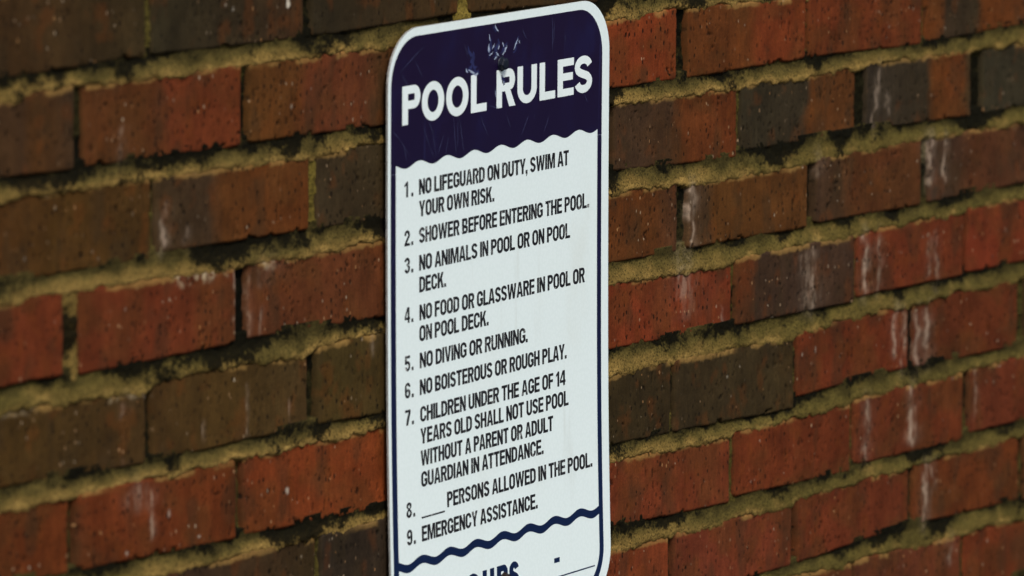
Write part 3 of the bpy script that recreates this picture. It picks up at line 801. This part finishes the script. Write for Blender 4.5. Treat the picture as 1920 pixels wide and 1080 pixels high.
# ---- navy header, with the wave cut along its foot, and the navy keyline that goes on down and round the bottom
BX0, BX1, BY1, BY0 = -151.2, 147.8, 221.5, -222.0
IX0, IX1 = -144.3, 141.7
wave = lambda s, t0, amp: t0 + amp * math.cos(2 * math.pi * (s + 112.3) / 37.6)
sw = np.linspace(IX0, IX1, 140)
RB = 35.0
print_mesh("header_band", [[(BX0, 125.0), (IX0, 125.0)] + [(s, wave(s, 129.6, 2.05)) for s in sw] + [(IX1, 125.0), (BX1, 125.0)]
           + arc(BX1-RB, BY1-RB, RB, RB, 0, 90, 14) + arc(BX0+RB, BY1-RB, RB, RB, 90, 180, 14)], 0.05, m_navy, sign)
RI = RB - 6.5
print_mesh("border_line", [[(BX1, 124.8)] + [(IX1, 124.8)] + arc(IX1-RI, BY0+6.5+RI, RI, RI, 0, -90, 14) + arc(IX0+RI, BY0+6.5+RI, RI, RI, -90, -180, 14)
           + [(IX0, 124.8), (BX0, 124.8)] + arc(BX0+RB, BY0+RB, RB, RB, 180, 270, 14) + arc(BX1-RB, BY0+RB, RB, RB, 270, 360, 14)], 0.05, m_navy, sign)
print_mesh("wave_line", [[(s, wave(s, -156.6, 2.05)) for s in sw] + [(s, wave(s, -162.7, 2.05)) for s in sw[::-1]]], 0.05, m_navy, sign)

# ---- heading
title = []
for ch, a, b in (('P', -136.1, -111.6), ('O', -109.6, -79.1), ('O', -76.3, -45.4), ('L', -41.9, -19.9), ('R', -5.9, 20.2), ('U', 23.8, 51.6), ('L', 55.7, 78.4), ('E', 81.9, 105.6), ('S', 107.0, 132.8)):
    S_, T_ = 7.7, 5.9
    g = glyph(ch, b - a, 27.9, S_, T_ if ch not in 'E' else 5.6, 0.5, 0.5 if ch == 'O' else 0.40)
    title += [[(a + x, 158.8 + y) for x, y in c] for c in g]
print_mesh("heading_lettering", title, 0.13, m_letter, sign, label="white heading reading POOL RULES")

# ---- the nine rules
H_, S_, T_ = 11.3, 2.70, 2.0
RULES = [
 ("1", 106.8, [("NO LIFEGUARD ON DUTY, SWIM AT", -112.9, 99.2, 106.8), ("YOUR OWN RISK.", -112.9, -8.2, 91.0)]),
 ("2", 71.8, [("SHOWER BEFORE ENTERING THE POOL.", -112.8, 129.9, 71.8)]),
 ("3", 52.0, [("NO ANIMALS IN POOL OR ON POOL", -112.6, 101.7, 52.0), ("DECK.", -112.5, -75.7, 36.2)]),
 ("4", 16.2, [("NO FOOD OR GLASSWARE IN POOL OR", -112.4, 123.3, 16.0), ("ON POOL DECK.", -112.6, -16.2, 0.7)]),
 ("5", -18.8, [("NO DIVING OR RUNNING.", -112.2, 39.6, -18.8)]),
 ("6", -38.3, [("NO BOISTEROUS OR ROUGH PLAY.", -112.3, 96.4, -38.3)]),
 ("7", -58.0, [("CHILDREN UNDER THE AGE OF 14", -112.0, 94.6, -58.0), ("YEARS OLD SHALL NOT USE POOL", -112.0, 98.9, -73.9), ("WITHOUT A PARENT OR ADULT", -112.0, 75.9, -90.0), ("GUARDIAN IN ATTENDANCE.", -111.7, 61.5, -105.5)]),
 ("8", -125.1, [("PERSONS ALLOWED IN THE POOL.", -76.6, 133.2, -125.3)]),
 ("9", -145.0, [("EMERGENCY ASSISTANCE.", -112.2, 51.6, -145.0)])]
for num, tb, lines in RULES:
    c = [[(-132.6 + x, tb + y) for x, y in k] for k in glyph(num, 7.4 if num != '1' else 5.6, H_, S_*.92, T_*.95, .5, .3)]
    c += [[(-123.4 + x, tb + y) for x, y in k] for k in glyph('.', S_, H_, S_, T_)]
    for txt, a, b, base in lines:
        c += text_contours(txt, a, b, base, H_, S_, T_)
    if num == "8":
        c.append([(-112.0, -128.2), (-80.0, -128.2), (-80.0, -127.0), (-112.0, -127.0)])
    print_mesh("rule_lettering", c, 0.05, m_black, sign, label="rule %s in worn black capitals" % num)

# ---- opening hours at the foot: heading, dash and the lines to write on
hc = []
for ch, a, b in (('H', -75.5, -58.5), ('O', -54.0, -33.0), ('U', -29.2, -12.8), ('R', -9.0, 6.5), ('S', 4.6 + 4.0, 22.5)):
    hc += [[(a + x, -199.8 + y) for x, y in k] for k in glyph(ch, b - a, 20.3, 5.9, 4.6, .5, .45 if ch == 'O' else .38)]
dash = ([(74.0, -190.0), (82.0, -190.0), (82.0, -186.4), (74.0, -186.4)])
blank = ([(66.0, -201.6), (133.8, -201.6), (133.8, -200.6), (66.0, -200.6)])
print_mesh("hours_lettering", hc, 0.05, m_navy, sign)
print_mesh("dash", [dash], 0.05, m_navy, sign)
print_mesh("blank_line", [blank], 0.05, m_navy, sign)

# ---- knocks and scratches round the top bolt
def sliver(pts, wd):
    P = np.array(pts, float)
    d = np.gradient(P, axis=0); d /= np.maximum(np.hypot(d[:, 0], d[:, 1]), 1e-6)[:, None]
    n = np.c_[-d[:, 1], d[:, 0]]
    k = np.sin(np.linspace(0.15, math.pi - 0.15, len(P))) * wd / 2
    return [tuple(q) for q in P + n * k[:, None]] + [tuple(q) for q in (P - n * k[:, None])[::-1]]
rr = random.Random(5)
def ragged(x0, y0, x1, y1, wd, n=9, j=0.5):
    wd *= 0.66
    return sliver([(x0 + (x1-x0)*i/(n-1) + rr.uniform(-j, j)*wd, y0 + (y1-y0)*i/(n-1) + rr.uniform(-j, j)*wd) for i in range(n)], wd)
lift_step = 0.0
m_smear = plain("bruised_ink", (0.017, 0.020, 0.078), 0.42, 0.3)
for c in [ragged(-18, 195, -14, 212, 6), ragged(-10, 196, -3, 209, 6), ragged(0, 197, 8, 206, 5), ragged(17, 198, 26, 208.5, 4), ragged(-12, 219, -5, 215, 3.4), ragged(-50, 193, -30, 186.5, 6.5), ragged(-44, 206, -36, 190, 8), ragged(0.5, 183, 5.5, 175, 4)]:
    lift_step += 0.004
    print_mesh("bruise_mark", [c], 0.14 + lift_step, m_smear, sign, thick=0.03, subdiv=False)
chips = [ragged(-49.5, 191.5, -47, 188.5, 2.2), ragged(-46, 190.5, -37, 186.5, 2.4), ragged(-38, 186.2, -32, 186.8, 2.6), 
         ragged(-17, 214, -15.5, 209, 1.7), ragged(-16.5, 206.5, -17.5, 200.5, 3.6), ragged(-13, 203, -9.5, 206.5, 1.8), ragged(-3, 205.5, -4.5, 202, 2.0),
         ragged(1.5, 207, 3.5, 203.5, 1.6), ragged(7.5, 204, 4.5, 199, 2.8), ragged(4.5, 199, 1.5, 197.5, 1.7), ragged(-17.5, 198.5, -11.5, 200.5, 1.5),
         ragged(-7.5, 199.5, -3, 197.5, 2.2), ragged(-9.5, 195.5, -6, 197, 1.9), ragged(18, 199.5, 23.5, 208, 2.0), ragged(25, 206.5, 26.5, 204.0, 1.4),
         ragged(-9.5, 220.8, -6.5, 216.4, 1.9), ragged(-7.5, 217.6, -3.8, 215.0, 1.2), ragged(3.5, 178.5, 4.5, 176, 2.0), ragged(-8, 172.5, -6.8, 167, 1.2),
         ]
chips = [c for c in chips if len(c)]
for c in chips:
    lift_step += 0.004
    print_mesh("chip_mark", [c], 0.24 + lift_step, m_chip, sign, thick=0.04, subdiv=False)
scr = []
for a in [(-137, 195, -129, 187), (-120, 205, -108, 190), (-108, 156, -98, 139), (-98, 139, -92, 131), (-150.5, 157, -138, 148), (-138, 148, -126, 136), (-134, 145, -130, 133),
          (-66, 157, -62, 130), (-58, 157, -51, 130), (-20, 163, -2, 158.5), (-88, 133, -80, 146), (-77, 132, -73, 145), (-150, 131, -146, 126), (92, 205, 92.5, 200), (121, 158, 126, 151),
          (-108, 213, -140, 197), (-60, 158, -60.5, 135), (40, 150, 30, 136), (70, 147, 62, 135), (-28, 155, -18, 140), (8, 153, 14, 143), (-95, 152, -90, 131), (73, 219, 74, 192), (76, 217, 75.5, 200),
          (-149.5, 100, -146, 92), (-149.5, 80, -145, 74), (-150, 60, -146, 66), (-149.5, 45, -145, 36), (-149.8, 20, -146, 12), (-149, -12, -146, -18), (-100, 158, -95, 150), (30, 214, 36, 206), (-52, 210, -46, 199)]:
    scr.append(ragged(*a, rr.uniform(0.55, 0.85), 9, 0.5))
for c in scr:
    lift_step += 0.003
    print_mesh("scratch_mark", [c], 0.12 + lift_step, m_scr, sign, thick=0.03, subdiv=False)

# ---- bolts: washer-faced hexagon heads with a shank into the wall
def bolt(s, t, mat, label):
    import bmesh
    bm = bmesh.new()
    prof = [(0.0, 0, -14), (2.6, 0, -14), (2.6, 0, 0.2), (5.3, 0, 0.2), (5.5, 0, 0.6), (5.2, 0, 1.0), (4.5, 1, 1.05), (4.5, 1, 3.6), (4.0, 1, 4.3), (2.6, 1, 4.6), (0.0, 1, 4.65)]
    n = 24; rings = []
    p0 = sign_xyz(s, t, 0.0)
    for r, hx, z in prof:
        ring = []
        for k in range(n):
            a = 2 * math.pi * k / n + 0.3
            q = (1.0 / max(math.cos((a % (math.pi/3)) - math.pi/6), .1)) * 0.92 if hx and z < 4.2 else 1.0
            ring.append(bm.verts.new((p0[0] + r*q*math.cos(a)*MM, p0[1] - z*MM, p0[2] + r*q*math.sin(a)*MM)))
        rings.append(ring)
    for A, B in zip(rings[:-1], rings[1:]):
        for k in range(n):
            bm.faces.new((A[k], A[(k+1) % n], B[(k+1) % n], B[k]))
    bmesh.ops.remove_doubles(bm, verts=bm.verts[:], dist=1e-6)
    bmesh.ops.recalc_face_normals(bm, faces=bm.faces[:])
    me = bpy.data.meshes.new("bolt"); bm.to_mesh(me); bm.free(); me.materials.append(mat)
    ob = bpy.data.objects.new("bolt", me); scene.collection.objects.link(ob); ob.parent = sign; ob["label"] = label
bolt(0.6, 191.0, m_bolt, "blue black bolt head above the heading")
bolt(0.6, -190.5, m_rust, "dark rusty bolt head at the foot of the sign")

# put each thing's own origin on the thing
bpy.context.view_layer.update()
base = Vector((0.0, -0.006, -0.2276))
for ch in sign.children:
    ch.matrix_parent_inverse = Matrix.Translation(-base)
sign.location = base
bpy.context.view_layer.update()
